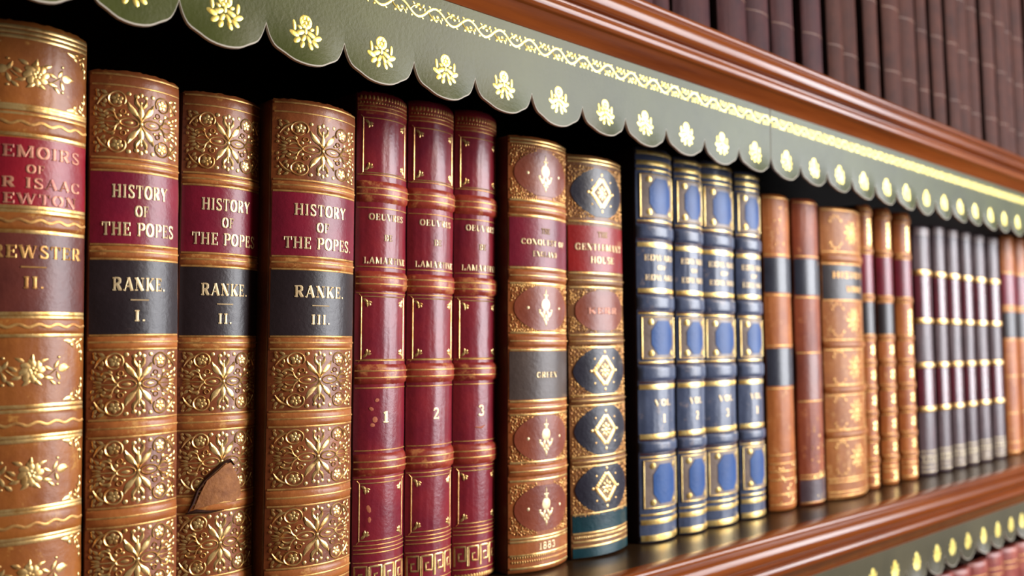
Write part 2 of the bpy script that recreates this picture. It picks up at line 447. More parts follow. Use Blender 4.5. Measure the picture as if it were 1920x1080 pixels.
# ------------------------------------------------------------------ leather valances
def valance(name, label, xs, xa, xb, ztop, znotch, ztip, zmotif, seed, border=None, mat='valance'):
    rng = random.Random(seed)
    root = tag(empty(name, ((xa + xb) / 2, -0.0285, ztop)), label, 'valance', 'scalloped leather valances')
    ox, oz = (xa + xb) / 2, ztop
    xs = [x for x in xs]
    edges = [xa] + [(a + b) / 2 for a, b in zip(xs, xs[1:])] + [xb]
    curls = [rng.uniform(0.0003, 0.0030) for _ in xs]
    tips = [ztip + rng.uniform(-0.0010, 0.0010) for _ in xs]
    TH = 0.0015
    def lobe(x):
        for i in range(len(xs)):
            if x <= edges[i + 1] or i == len(xs) - 1: return i
    def curl(x, z):
        i = lobe(x); t = min(max((x - edges[i]) / (edges[i + 1] - edges[i]), 0), 1)
        d = min(max((znotch + 0.006 - z) / (znotch + 0.006 - ztip), 0), 1)
        return curls[i] * math.sin(PI * t) * d ** 1.8
    shape = [(0, 0), (0.04, 0.16), (0.08, 0.31), (0.13, 0.45), (0.19, 0.57), (0.26, 0.65), (0.36, 0.72), (0.44, 0.775), (0.54, 0.855), (0.66, 0.93), (0.80, 0.977), (0.92, 0.995), (1, 1)]
    mb = MB(); cols = []
    for i, x in enumerate(xs):
        e0, e1 = edges[i], edges[i + 1]; mid = (e0 + e1) / 2
        half = [(e0 + (mid - e0) * t, znotch + (tips[i] - znotch) * d) for t, d in shape]
        half2 = [(e1 - (e1 - mid) * t, znotch + (tips[i] - znotch) * d) for t, d in reversed(shape[:-1])]
        cols += (half if i == 0 else half[1:]) + half2
    rows = 9
    fr = []; bk = []
    for x, zb in cols:
        for r in range(rows):
            z = zb if r == rows - 1 else ztop + (zb + 0.0006 - ztop) * r / (rows - 2)
            c = curl(x, z)
            fr.append((x - ox, -TH - c, z - oz)); bk.append((x - ox, -c, z - oz))
    n = len(cols); N = n * rows; fs = []; ed = []
    for i in range(n - 1):
        for r in range(rows - 1):
            a = i * rows + r
            (ed if r == rows - 2 else fs).append((a, a + 1, a + rows + 1, a + rows)); fs.append((N + a, N + a + rows, N + a + rows + 1, N + a + 1))
        a = i * rows + rows - 1; ed.append((a, N + a, N + a + rows, a + rows))
        a = i * rows; ed.append((a, a + rows, N + a + rows, N + a))
    for c in (0, n - 1):
        for r in range(rows - 1):
            a = c * rows + r; ed.append((a, a + 1, N + a + 1, N + a))
    mb.add(fr + bk, fs, 0); mb.f += ed; mb.mi += [1] * len(ed)
    mb.build('leather_strip', [M[mat], M['valance_edge']], root)
    def S(x, z, off): return (x - ox, -TH - curl(x, z) - off, z - oz)
    mm = 0.001
    for x in xs:
        if x < -0.1 or x > 1.45: continue
        mo = MB()
        q = lambda dx, dz, rx, rz, an, tip=False: blob(mo, S, x + dx * mm, zmotif + dz * 1.1 * mm, rx * 1.12 * mm, rz * 1.35 * mm, math.radians(an), 0.0001, 0.0003, 12, tip)
        # rose head
        ribbon(mo, S, [(x + a * mm, zmotif + b * mm) for a, b in arc(0, 3.7, 2.3, 2.3, 0, 360, 18)], 0.0011, 0.0001)
        ribbon(mo, S, [(x + a * mm, zmotif + b * mm) for a, b in arc(0.2, 3.3, 1.1, 1.0, 20, 300, 10)], 0.0007, 0.0001)
        for a in range(0, 360, 60): q(1.75 * math.cos(math.radians(a)), 3.4 + 1.75 * math.sin(math.radians(a)), 0.95, 0.8, a)
        q(0, 3.3, 0.7, 0.7, 0)
        # leaves
        for sgn in (-1, 1):
            q(sgn * 5.0, 1.3, 1.9, 0.62, 90 - sgn * 6)
            q(sgn * 2.7, 1.1, 1.0, 0.55, 20 * sgn)
            q(sgn * 5.1, -1.8, 1.9, 0.85, 20 * sgn + (180 if sgn < 0 else 0))
            q(sgn * 2.5, -0.9, 1.9, 0.8, -25 * sgn)
            q(sgn * 4.0, -4.0, 1.7, 0.8, -40 * sgn)
            q(sgn * 1.8, -5.3, 1.5, 0.75, -66 * sgn)
            q(sgn * 1.2, -2.9, 1.6, 0.7, -60 * sgn)
        q(0, 0.3, 0.7, 1.2, 0)
        mo.build('gilt_motif', M['valance_gold'], root, fix=False)
    if border:
        zb0, zb1 = border; zc = (zb0 + zb1) / 2; A = (zb1 - zb0) / 2 * 0.72; per = 0.0195
        bo = MB()
        a0 = max(xa, -0.12); a1 = min(xb, 1.5); k = int((a1 - a0) / per * 12)
        ribbon(bo, S, [(a0 + (a1 - a0) * i / k, zc + A * math.sin(2 * PI * (a1 - a0) * i / k / per)) for i in range(k + 1)], 0.0011, 0.0001, seg=0.01)
        nper = int((a1 - a0) / (per / 2))
        for j in range(nper):
            sg = 1 if j % 2 == 0 else -1       # crest, then trough
            bx = a0 + (j + 0.5) * per / 2
            f = lambda dx, dz: (bx + dx * mm, zc - sg * dz * mm)
            ribbon(bo, S, [f(*p) for p in bez((-4.2, -0.6), (-2.5, 2.6), (1.6, 2.8), (1.9, 0.9), 7)], [0.0008] * 5 + [0.0007, 0.0006, 0.0005], 0.0001, seg=0.01)
            for dx, dz, rx, rz, an in ((1.0, 0.6, 0.8, 0.7, 0), (-1.0, 1.2, 0.9, 0.5, 40), (0.1, 2.6, 1.0, 0.55, 10), (2.9, 2.3, 1.0, 0.55, 60), (3.6, 1.0, 0.8, 0.5, 90), (-2.4, 2.7, 0.8, 0.5, -30), (-3.4, -2.9, 0.7, 0.5, 20), (2.5, -3.1, 0.7, 0.45, -20)):
                px, pz = f(dx, dz)
                blob(bo, S, px, pz, rx * mm, rz * mm, math.radians(-sg * an), 0.0001, 0.0002, 7)
        bo.build('gilt_border', M['valance_gold'], root, fix=False)
    return root

UX = [-0.429, -0.3915, -0.354, -0.3165, -0.279, -0.2415, -0.204, -0.1665, -0.129, -0.0935, -0.058, -0.0225, 0.013, 0.0445, 0.0755, 0.1035, 0.1375, 0.171, 0.207, 0.2415, 0.277, 0.3145, 0.35, 0.3835, 0.422, 0.4585, 0.4955]
UX2 = [0.534, 0.571, 0.608, 0.6455, 0.6845, 0.72, 0.7595, 0.7965, 0.832, 0.8675, 0.906, 0.943, 0.9805]
while UX2[-1] < X1 - 0.05: UX2.append(UX2[-1] + 0.0375)
zt = EYE + 0.1554
seam = 0.5145
valance('leather_valance', 'long olive green leather valance with gilt vine border above the large tan and red books', UX, X0 + 0.002, seam - 0.0004, zt, EYE + 0.1231, EYE + 0.1098, EYE + 0.1240, 3, (EYE + 0.1433, EYE + 0.1511))
valance('leather_valance', 'olive leather valance with gilt vine border above the distant orange and plum books', UX2, seam + 0.0004, X1 - 0.002, zt, EYE + 0.1231, EYE + 0.1098, EYE + 0.1240, 5, (EYE + 0.1433, EYE + 0.1511))
LX = [0.6445, 0.681, 0.72, 0.7595, 0.7915, 0.8255, 0.8615, 0.897, 0.932, 0.9615]
while LX[-1] < X1 - 0.05: LX.append(LX[-1] + 0.0345)
while LX[0] > X0 + 0.05: LX.insert(0, LX[0] - 0.036)
valance('leather_valance', 'dark olive leather valance under the lower shelf edge, with gilt motifs and no border', LX, X0 + 0.002, X1 - 0.002, EYE - 0.1558, EYE - 0.1768, EYE - 0.1885, EYE - 0.1724, 8, None, 'valance_greyer')

# ------------------------------------------------------------------ books
class Book:
    def __init__(s, xc, wd, h, phi, y0, lean, label, group, spine_mat, board_mat, z0=SHELF, depth=0.15, pivot=0.13, band_mat=None):
        s.w, s.h = wd, h; s.p0 = math.radians(phi); s.R = wd / 2 / math.sin(s.p0)
        s.sag = s.R * (1 - math.cos(s.p0)); s.A = s.R * s.p0      # half arc length
        s.root = empty('book', (xc - lean * pivot, y0, z0 + 0.0002 + abs(lean) * wd * 0.5))
        s.root.rotation_euler = (0, lean, 0)
        tag(s.root, label, 'book', group)
        s.bm = band_mat or spine_mat
        rng = random.Random(int(xc * 1e5) + int(z0 * 1000))
        mb = MB(); nphi = 28
        zs = [0, 0.0008, 0.002, 0.004] + [h * t / 24 for t in range(1, 24)] + [h - 0.004, h - 0.002, h - 0.0008, h]
        zs = sorted(zs); vs = []
        def inset(z):
            d = min(z, h - z)
            return 0 if d >= 0.003 else 0.0016 * (1 - math.sqrt(max(0, 1 - ((0.003 - d) / 0.003) ** 2)))
        for z in zs:
            for i in range(nphi + 1):
                a = -s.p0 + 2 * s.p0 * i / nphi
                r = s.R - inset(z) + (rng.uniform(-1, 1) * 0.00015 if 0.004 < z < h - 0.004 else 0)
                x = r * math.sin(a); y = s.R - r * math.cos(a)
                zz = z
                if z == h: zz = z + 0.0006 * math.cos(a * 1.6) + rng.uniform(-1, 1) * 0.0003      # head cap, a little uneven
                vs.append((x, y, zz))
        n = nphi + 1; fs = []
        for r in range(len(zs) - 1):
            for i in range(nphi):
                a = r * n + i; fs.append((a, a + 1, a + n + 1, a + n))
            fs.append((r * n + nphi, r * n, (r + 1) * n, (r + 1) * n + nphi))
        fs.append(tuple(range(n))[::-1]); fs.append(tuple((len(zs) - 1) * n + i for i in range(n)))
        mb.add(vs, fs); s.spine = mb.build('spine', spine_mat, s.root)
        t = min(0.0028, wd * 0.12)
        for sg in (-1, 1):
            mb = MB(); xa, xb = sorted((sg * (wd / 2 + 0.0002), sg * (wd / 2 - t)))
            mb.box(xa, xb, s.sag + 0.0003, depth, 0, h)
            mb.build('cover_board', board_mat, s.root, smooth=False, bevel=0.0009)
        mb = MB(); mb.box(-wd / 2 + t + 0.0002, wd / 2 - t - 0.0002, s.sag + 0.001, depth - 0.004, 0.0035, h - 0.0035)
        mb.build('page_block', M['page'], s.root, smooth=False)
    def S(s, a, z, off):
        f = a / s.R; r = s.R + off
        return (r * math.sin(f), s.R - r * math.cos(f), z)
    def patch(s, name, mat, z0, z1, frac=0.97, th=0.0003, parent=None):
        mb = MB(); n = 20; m = 3; A = s.A * frac; vs = []; fs = []
        for j in range(m + 1):
            for i in range(n + 1): vs.append(s.S(-A + 2 * A * i / n, z0 + (z1 - z0) * j / m, th))
        k = len(vs)
        for j in range(m):
            for i in range(n):
                a = j * (n + 1) + i; fs.append((a, a + 1, a + n + 2, a + n + 1))
        rim = [i for i in range(n + 1)] + [j * (n + 1) + n for j in range(1, m + 1)] + [m * (n + 1) + i for i in range(n - 1, -1, -1)] + [j * (n + 1) for j in range(m - 1, 0, -1)]
        low = []
        for i in rim:
            jj, ii = divmod(i, n + 1); low.append(s.S(-A + 2 * A * ii / n, z0 + (z1 - z0) * jj / m, -0.0003))
        vs += low
        for q in range(len(rim)):
            q2 = (q + 1) % len(rim); fs.append((rim[q], rim[q2], k + q2, k + q))
        mb.add(vs, fs)
        return mb.build(name, mat, parent or s.root)
    def band(s, z0, z1, ht=0.0012, mat=None, frac=0.985):
        mb = MB(); n = 20; m = 8; A = s.A * frac; vs = []; fs = []
        for j in range(m + 1):
            t = -1 + 2 * j / m; o = ht * (1 - abs(t) ** 6.0) - 0.0001
            for i in range(n + 1):
                u = -1 + 2 * i / n; e = min(1, (1 - abs(u)) / 0.08 + 0.25)
                vs.append(s.S(A * u, (z0 + z1) / 2 + (z1 - z0) / 2 * t, o * e))
        for j in range(m):
            for i in range(n):
                a = j * (n + 1) + i; fs.append((a, a + 1, a + n + 2, a + n + 1))
        mb.add(vs, fs)
        return mb.build('raised_band', mat or s.bm, s.root)
    def into_spine(s, mb, mat):
        """surface pattern belongs to the spine: add its faces to the spine mesh with their own material slot"""
        me = s.spine.data
        names = [m.name for m in me.materials]
        if mat.name in names: mi = names.index(mat.name)
        else: me.materials.append(mat); mi = len(names)
        bm = bmesh.new(); bm.from_mesh(me)
        vs = [bm.verts.new(v) for v in mb.v]
        for f in mb.f:
            try:
                nf = bm.faces.new([vs[i] for i in f]); nf.material_index = mi; nf.smooth = True
            except ValueError: pass
        bm.to_mesh(me); bm.free()
    def rules(s, lst, mat=None, frac=0.96, name=None):
        mb = MB(); A = s.A * frac
        for z, wd, off in lst:
            ribbon(mb, s.S, [(-A, z), (A, z)], wd, off, 0.00018, seg=A / 9)
        s.into_spine(mb, mat or M['gilt'])
    def letters(s, lines, parent=None, mat=None, off=0.0004, rule=None, name='lettering'):
        mb = MB()
        for t, ac, zc, wd, ht in lines: text(mb, s.S, t, ac, zc, wd, ht, off)
        if rule: ribbon(mb, s.S, [(-rule[1] / 2, rule[0]), (rule[1] / 2, rule[0])], 0.0005, off)
        return mb.build(name, mat or M['letter'], parent or s.root, fix=False)
    def ornament(s, fn, zs, mat=None, name='gilt_panel'):
        mb = MB(); fn(mb, s); me = None
        for z in zs:
            if me is None: o = mb.build(name, mat or M['gilt'], s.root, fix=False); me = o
            else:
                o = me.copy(); C.objects.link(o); o.parent = s.root
            o.location = (0, 0, z)
    def onlay(s, outline, zs, mat, name='leather_onlay', th=0.00025):
        first = None
        for z in zs:
            if first is None:
                mb = MB(); poly_patch(mb, s.S, outline, 0.0001, th); first = o = mb.build(name, mat, s.root)
            else:
                o = first.copy(); C.objects.link(o); o.parent = s.root
            o.location = (0, 0, z)

mm = 0.001
def pope_orn(hx, hy):
    """arabesque panel in a 17 x 13 half-size grid"""
    def fn(mb, b):
        kx, ky = hx / 17.0, hy / 13.0; kw = min(kx, ky)
        for sx in (-1, 1):
            for sy in (-1, 1):
                P = lambda pts: [(sx * x * kx, sy * y * ky) for x, y in pts]
                R_ = lambda pts, ws: ribbon(mb, b.S, P(pts), [v * kw * 1.3 for v in ws] if isinstance(ws, list) else ws * kw * 1.3, 0.00012, 0.0003)
                B_ = lambda x, y, rx, ry, an=0, tip=False: blob(mb, b.S, sx * x * kx, sy * y * ky, rx * kw * 1.2, ry * kw * 1.25, math.atan2(sy * math.sin(math.radians(an)), sx * math.cos(math.radians(an))), 0.00012, 0.0004, 10, tip)
                p = bez((0, 0.4), (0.8, 3.6), (3.6, 4.0), (4.9, 8.2), 9); R_(p, [0.5, 0.6, 0.8, 1.0, 1.3, 1.6, 1.8, 1.6, 1.1, 0.4])
                R_(bez((0.2, 5.4), (0.4, 7.2), (2.3, 7.4), (1.9, 10.2), 6), [0.4, 0.7, 1.0, 1.2, 1.2, 0.9, 0.3])
                B_(1.7, 10.7, 0.8, 0.7)
                # horizontal loop
                R_(arc(4.4, 0, 3.3, 1.75, 180, 0, 12), 0.55)
                R_(bez((7.6, 0.2), (8.6, 0.6), (9.4, 1.6), (9.6, 3.6), 6), [0.6, 0.7, 0.7, 0.6, 0.6, 0.5, 0.3])
                R_(bez((9.2, 1.6), (10.4, 2.6), (11.5, 2.4), (12.3, 1.2), 6), [0.4, 0.6, 0.8, 0.8, 0.7, 0.5, 0.3])
                R_(bez((9.5, 3.2), (10.8, 5), (12.6, 4.8), (13.4, 3.4), 6), [0.4, 0.6, 0.8, 0.8, 0.8, 0.6, 0.4])
                B_(10.2, 4.6, 0.8, 0.6, 60); B_(12.4, 3.0, 0.7, 0.6); B_(13.9, 2.2, 1.2, 0.6, 20, True); B_(14.6, 0.9, 1.4, 0.5, 10, True)
                B_(14.6, 4.2, 1.1, 0.6, 40, True)
                R_(arc(6.6, 4.2, 0.95, 0.95, 0, 360, 9), 0.4)
                B_(7.9, 2.6, 0.7, 0.55, 40); B_(5.2, 3.2, 0.55, 0.45)
                # corner scroll and flower
                R_(arc(8.7, 8.9, 3.0, 3.0, -70, 215, 18), [0.35] + [0.6] * 16 + [0.7, 0.4])
                R_(bez((10.2, 6.2), (8.6, 5.6), (7.6, 6.4), (7.0, 7.0), 5), [0.5, 0.5, 0.5, 0.5, 0.4, 0.3])
                for k in range(5):
                    a = math.radians(90 + 72 * k); B_(8.7 + 1.25 * math.cos(a), 8.9 + 1.25 * math.sin(a), 0.85, 0.7, 90 + 72 * k)
                B_(8.7, 8.9, 0.55, 0.55)
                R_(bez((11.2, 10.6), (13.2, 10.6), (14.4, 9.0), (15.6, 6.4), 7), [0.4, 0.7, 0.9, 1.0, 0.9, 0.7, 0.5, 0.3])
                B_(13.4, 11.6, 1.2, 0.6, 25, True); B_(15.4, 10.4, 1.1, 0.6, 60, True); B_(12.9, 8.0, 0.9, 0.6, 100, True); B_(13.6, 6.4, 1.0, 0.6, 40, True); B_(15.6, 11.9, 0.6, 0.5); B_(16.2, 5.0, 0.9, 0.5, 80, True)
                B_(4.6, 11.4, 0.75, 0.7); B_(16.2, 8.6, 0.6, 0.5); B_(16.3, 2.6, 0.7, 0.5, 50)
        kw = min(hx / 17.0, hy / 13.0)
        for sy in (-1, 1):
            blob(mb, b.S, 0, sy * 5.0 * hy / 13, 3.0 * kw, 1.25 * kw, sy * PI / 2, 0.00012, 0.0005, 10, True)
            blob(mb, b.S, 0, sy * 8.4 * hy / 13, 0.7 * kw, 0.55 * kw, PI / 2, 0.00012, 0.0003)
            blob(mb, b.S, 0, sy * 11.5 * hy / 13, 1.0 * kw, 0.8 * kw, PI / 2, 0.00012, 0.0004)
            ribbon(mb, b.S, [(0, 0), (0, sy * 5.0 * hy / 13)], 0.5 * kw, 0.00012)
        for sx in (-1, 1):
            blob(mb, b.S, sx * 4.6 * hx / 17, 0, 1.7 * kw, 0.75 * kw, 0 if sx > 0 else PI, 0.00012, 0.0004, 10, True)
            ribbon(mb, b.S, [(sx * 7.6 * hx / 17, 0), (sx * 15.8 * hx / 17, 0)], [0.6 * kw, 0.3 * kw], 0.00012)
        blob(mb, b.S, 0, 0, 0.8 * kw, 0.8 * kw, 0, 0.0002, 0.0004)
    return fn

def newton_orn(hx, hy):
    def fn(mb, b):
        rng = random.Random(4)
        B_ = lambda x, y, rx, ry, an=0, tip=False: blob(mb, b.S, x * mm, y * mm, rx * mm, ry * mm, math.radians(an), 0.00012, 0.0004, 10, tip)
        X, Y = hx / mm, hy / mm
        for sx in (-1, 1):
            for sy in (-1, 1):
                q = lambda x, y, rx, ry, an=0, tip=False: blob(mb, b.S, sx * x * mm, sy * y * mm, rx * mm, ry * mm, math.atan2(sy * math.sin(math.radians(an)), sx * math.cos(math.radians(an))), 0.00012, 0.0004, 10, tip)
                q(X - 6.6, Y - 1.6, 2.3, 1.1, 170, True); q(X - 5.2, Y - 3.0, 1.1, 0.8, -60, True); q(X - 4.4, Y - 1.0, 1.1, 0.6, 20)
                q(X - 2.6, Y - 1.8, 1.4, 0.6, 40, True); q(X - 1.6, Y - 3.6, 1.3, 0.55, -70, True); q(X - 3.0, Y - 3.6, 1.1, 0.5, -110, True)
                q(X - 1.0, Y - 1.0, 0.9, 0.6, 45); q(X - 0.9, Y - 5.8, 1.1, 0.5, -90, True); q(X - 1.9, Y - 5.4, 0.8, 0.4, -130, True); q(X - 0.9, Y - 8.2, 0.9, 0.45, -90)
                ribbon(mb, b.S, [(sx * x * mm, sy * y * mm) for x, y in bez((X - 5, Y - 1.4), (X - 2.5, Y - 2.0), (X - 1.2, Y - 4), (X - 1.0, Y - 9), 8)], 0.0004, 0.00012)
                q(9.0, 4.6, 0.6, 0.5); 
        # rose spray in the middle
        B0 = B_
        B_ = lambda x, y, rx, ry, an=0, tip=False: B0(x * 1.25, y * 1.2, rx * 1.3, ry * 1.35, an, tip)
        for k in range(8):
            a = 45 * k; B_(2.0 * math.cos(math.radians(a)), 2.0 * math.sin(math.radians(a)), 1.5, 0.9, a + 30)
        for k in range(5):
            a = 72 * k + 20; B_(0.8 * math.cos(math.radians(a)), 0.8 * math.sin(math.radians(a)), 0.7, 0.6, a)
        for k in range(9):
            a = 40 * k + 10; r = rng.uniform(4.0, 5.2); B_(r * math.cos(math.radians(a)), r * math.sin(math.radians(a)) * 0.85, 1.3, 0.6, a + rng.uniform(-40, 40), True)
        for sg in (-1, 1):
            ribbon(mb, b.S, [(sg * x * mm, y * mm) for x, y in bez((3, -1), (5, -3), (6, -1), (8, 0.4), 7)], 0.00045, 0.00012)
            B_(sg * 8.6, 0.6, 1.5, 1.1, 20); B_(sg * 9.6, 0.7, 1.2, 0.8, 0, True); B_(sg * 7.0, -1.6, 1.4, 0.6, 110, True); B_(sg * 6.6, 1.8, 1.3, 0.6, 60, True); B_(sg * 5.4, -3.4, 1.2, 0.55, 140, True)
    return fn

def corner_fill(hx, hy, seed, tx=0.62, ty=0.62, keep=1.18):
    """dense leafy gilding that fills the corners outside a lozenge"""
    def fn(mb, b):
        rng = random.Random(seed)
        spots = []
        for _ in range(1400):
            x, y = rng.uniform(0.06, 1), rng.uniform(0.06, 1)
            if x ** 1.25 + y ** 1.25 < keep: continue
            if any((x - u) ** 2 * hx * hx + (y - v) ** 2 * hy * hy < (1.15 * mm) ** 2 for u, v in spots): continue
            spots.append((x, y))
        par = [(rng.uniform(0, 360), rng.uniform(0.7, 1.15), rng.uniform(0.35, 0.6)) for _ in spots]
        for sx in (-1, 1):
            for sy in (-1, 1):
                for (x, y), (an, rx, ry) in zip(spots, par):
                    blob(mb, b.S, sx * x * hx, sy * y * hy, rx * mm, ry * mm, math.radians(an) * sx * sy, 0.00012, 0.0004, 8, True)
    return fn

def fleur(mb, b, k=1.0):
    q = lambda x, y, rx, ry, an=0, tip=False: blob(mb, b.S, x * k * mm, y * k * mm, rx * k * mm, ry * k * mm, math.radians(an), 0.00036, 0.0004, 12, tip)
    q(0, 1.6, 2.9, 2.7, 90); q(0, 5.4, 2.2, 0.9, 90, True); q(0, 8.2, 1.8, 0.5, 90, True); q(-1.0, 6.2, 0.7, 0.5); q(1.0, 6.2, 0.7, 0.5)
    for s in (-1, 1):
        q(s * 2.9, -3.0, 2.2, 0.95, 90 - s * 48, True); q(s * 1.4, -2.6, 1.6, 0.8, 90 + s * 20); q(s * 4.0, -1.2, 0.8, 0.6)
        q(s * 1.1, -5.6, 0.9, 0.6, 60 * s); q(s * 10.6, 0, 0.75, 0.75)
    q(0, -4.6, 1.4, 0.9, -90); q(0, -7.4, 1.5, 0.7, -90, True)

def diamond(mb, b):
    q = lambda x, y, rx, ry, an=0: blob(mb, b.S, x * 1.12 * mm, y * 1.12 * mm, rx * 1.3 * mm, ry * 1.3 * mm, math.radians(an), 0.00036, 0.0004, 10)
    D = 7.6
    n = 7
    for i in range(n):
        t = i / n
        for sx, sy in ((1, 1), (-1, 1), (-1, -1), (1, -1)):
            q(sx * D * (1 - t), sy * D * t, 1.05, 1.05)
    ring = [(5.4, 0), (0, 5.4), (-5.4, 0), (0, -5.4)]
    ribbon(mb, b.S, [(x * mm, y * mm) for x, y in ring], 0.0006, 0.00036, closed=True)
    for a in range(0, 360, 45): q(2.6 * math.cos(math.radians(a)), 2.6 * math.sin(math.radians(a)), 1.0, 0.6, a)
    q(0, 0, 1.1, 1.1)
    for a in range(0, 360, 90): q((D + 1.9) * math.cos(math.radians(a)), (D + 1.9) * math.sin(math.radians(a)), 0.8, 0.6, a)
    for sx in (-1, 1):
        for sy in (-1, 1): q(sx * 7.2, sy * 6.2, 0.5, 0.5)

def loz(hx, hy, cut=0.42):
    pts = []
    for (x0, y0), (x1, y1) in (((1, 0), (cut * 0.8, 1)), ((-cut * 0.8, 1), (-1, 0)), ((-1, 0), (-cut * 0.8, -1)), ((cut * 0.8, -1), (1, 0))):
        for i in range(7):
            t = i / 6; bow = 0.22 * math.sin(PI * t)
            x = x0 + (x1 - x0) * t; y = y0 + (y1 - y0) * t
            pts.append((max(-1, min(1, x * (1 + bow))) * hx, max(-1, min(1, y * (1 + bow))) * hy))
    out = []
    for p in pts:
        if not out or math.hypot(p[0] - out[-1][0], p[1] - out[-1][1]) > 1e-6: out.append(p)
    if math.hypot(out[0][0] - out[-1][0], out[0][1] - out[-1][1]) < 1e-6: out.pop()
    return out

def frame_orn(hx, hy, corner=True, w1=0.0005):
    def fn(mb, b):
        ribbon(mb, b.S, [(-hx, -hy), (hx, -hy), (hx, hy), (-hx, hy)], w1, 0.00012, seg=0.0015, closed=True)
        i = 0.0011
        if corner:
            for sx in (-1, 1):
                for sy in (-1, 1):
                    ribbon(mb, b.S, [(sx * hx, sy * hy), (sx * (hx + 0.0012), sy * (hy + 0.0012))], w1 * 0.7, 0.00012)
                    for dx, dy, rx, ry, an in ((2.0, 2.0, 1.5, 0.75, 225), (3.8, 2.6, 1.2, 0.65, 190), (2.6, 3.8, 1.2, 0.65, 260), (3.7, 3.7, 0.8, 0.75, 45)):
                        blob(mb, b.S, sx * (hx - dx * mm), sy * (hy - dy * mm), rx * mm, ry * mm, math.atan2(sy * math.sin(math.radians(an)), sx * math.cos(math.radians(an))), 0.00012, 0.0004, 9, True)
    return fn

def greek_key(mb, b, A, z0, z1):
    H = z1 - z0; per = H * 0.80; n = round(2 * A / per); per = 2 * A / n; u = H / 5.0; wd = H * 0.10
    for i in range(n):
        x = -A + i * per; k = per / 6.0
        pts = [(x, z0), (x, z1), (x + 4.6 * k, z1), (x + 4.6 * k, z0 + 1.4 * u), (x + 1.7 * k, z0 + 1.4 * u), (x + 1.7 * k, z0 + 3.2 * u), (x + 3.1 * k, z0 + 3.2 * u)]
        ribbon(mb, b.S, pts, wd, 0.00012, seg=0.002)
        ribbon(mb, b.S, [(x + 5.5 * k, z0), (x + 5.5 * k, z1)], wd * 0.8, 0.00012)

def dentils(mb, b, z, n, rx, ry, frac=0.94):
    for i in range(n):
        blob(mb, b.S, b.A * frac * (-1 + 2 * (i + 0.5) / n), z, rx, ry, 0, 0.00012, 0.0003, 8)

# --- the tall tan volume at the left edge
b = Book(0.0840, 0.0372, 0.2325, 40, 0, -0.018, 'golden tan leather book with scarlet and russet labels, at the left end of the shelf', None, M['newton'], M['board_brown'])
for z0, z1 in ((0.1925, 0.2), (0.159, 0.1655), (0.1225, 0.129), (0.0875, 0.0965), (0.053, 0.062), (0.0185, 0.0275)):
    b.band(z0, z1, 0.0009, M['newton'])
L_ = []
for z in (0.2302, 0.2285, 0.2268, 0.2025, 0.2015, 0.1995, 0.1925, 0.167, 0.1655, 0.1585, 0.130, 0.1285, 0.1225, 0.098, 0.0963, 0.0876, 0.0862, 0.063, 0.0618, 0.0532, 0.0518, 0.0285, 0.0272, 0.0186, 0.0172, 0.004, 0.002):
    L_.append((z, 0.0013, 0.0003))
b.rules(L_)
mb = MB()
for z in (0.1965, 0.1622, 0.1258, 0.092, 0.0575, 0.023):     # wavy gilt line on each band
    ribbon(mb, b.S, [(b.A * 0.93 * (-1 + 2 * i / 48), z + 0.0005 * math.sin(i * 2 * PI / 8)) for i in range(49)], 0.0010, 0.0010)
b.into_spine(mb, M['gilt_dim'])
t = b.patch('title_label', M['scarlet'], 0.1672, 0.1912)
W = b.A
b.letters([('MEMOIRS', 0, 0.1865, 0.0325, 0.0042), ('OF', 0, 0.1805, 0.0058, 0.0030), ('SIR ISAAC', 0, 0.1756, 0.0330, 0.0037), ('NEWTON', 0, 0.1700, 0.0300, 0.0037)], t, M['letter_dim'], off=0.0005)
t = b.patch('author_label', M['russet'], 0.1305, 0.1582)
b.letters([('BREWSTER', 0, 0.1515, 0.0345, 0.0044), ('II.', 0, 0.1408, 0.0066, 0.0042)], t, M['gilt_dim'], off=0.0005, rule=(0.1462, 0.008))
b.ornament(newton_orn(W * 0.97, 0.0118), (0.2142, 0.1101, 0.0747, 0.0400), M['gilt'])

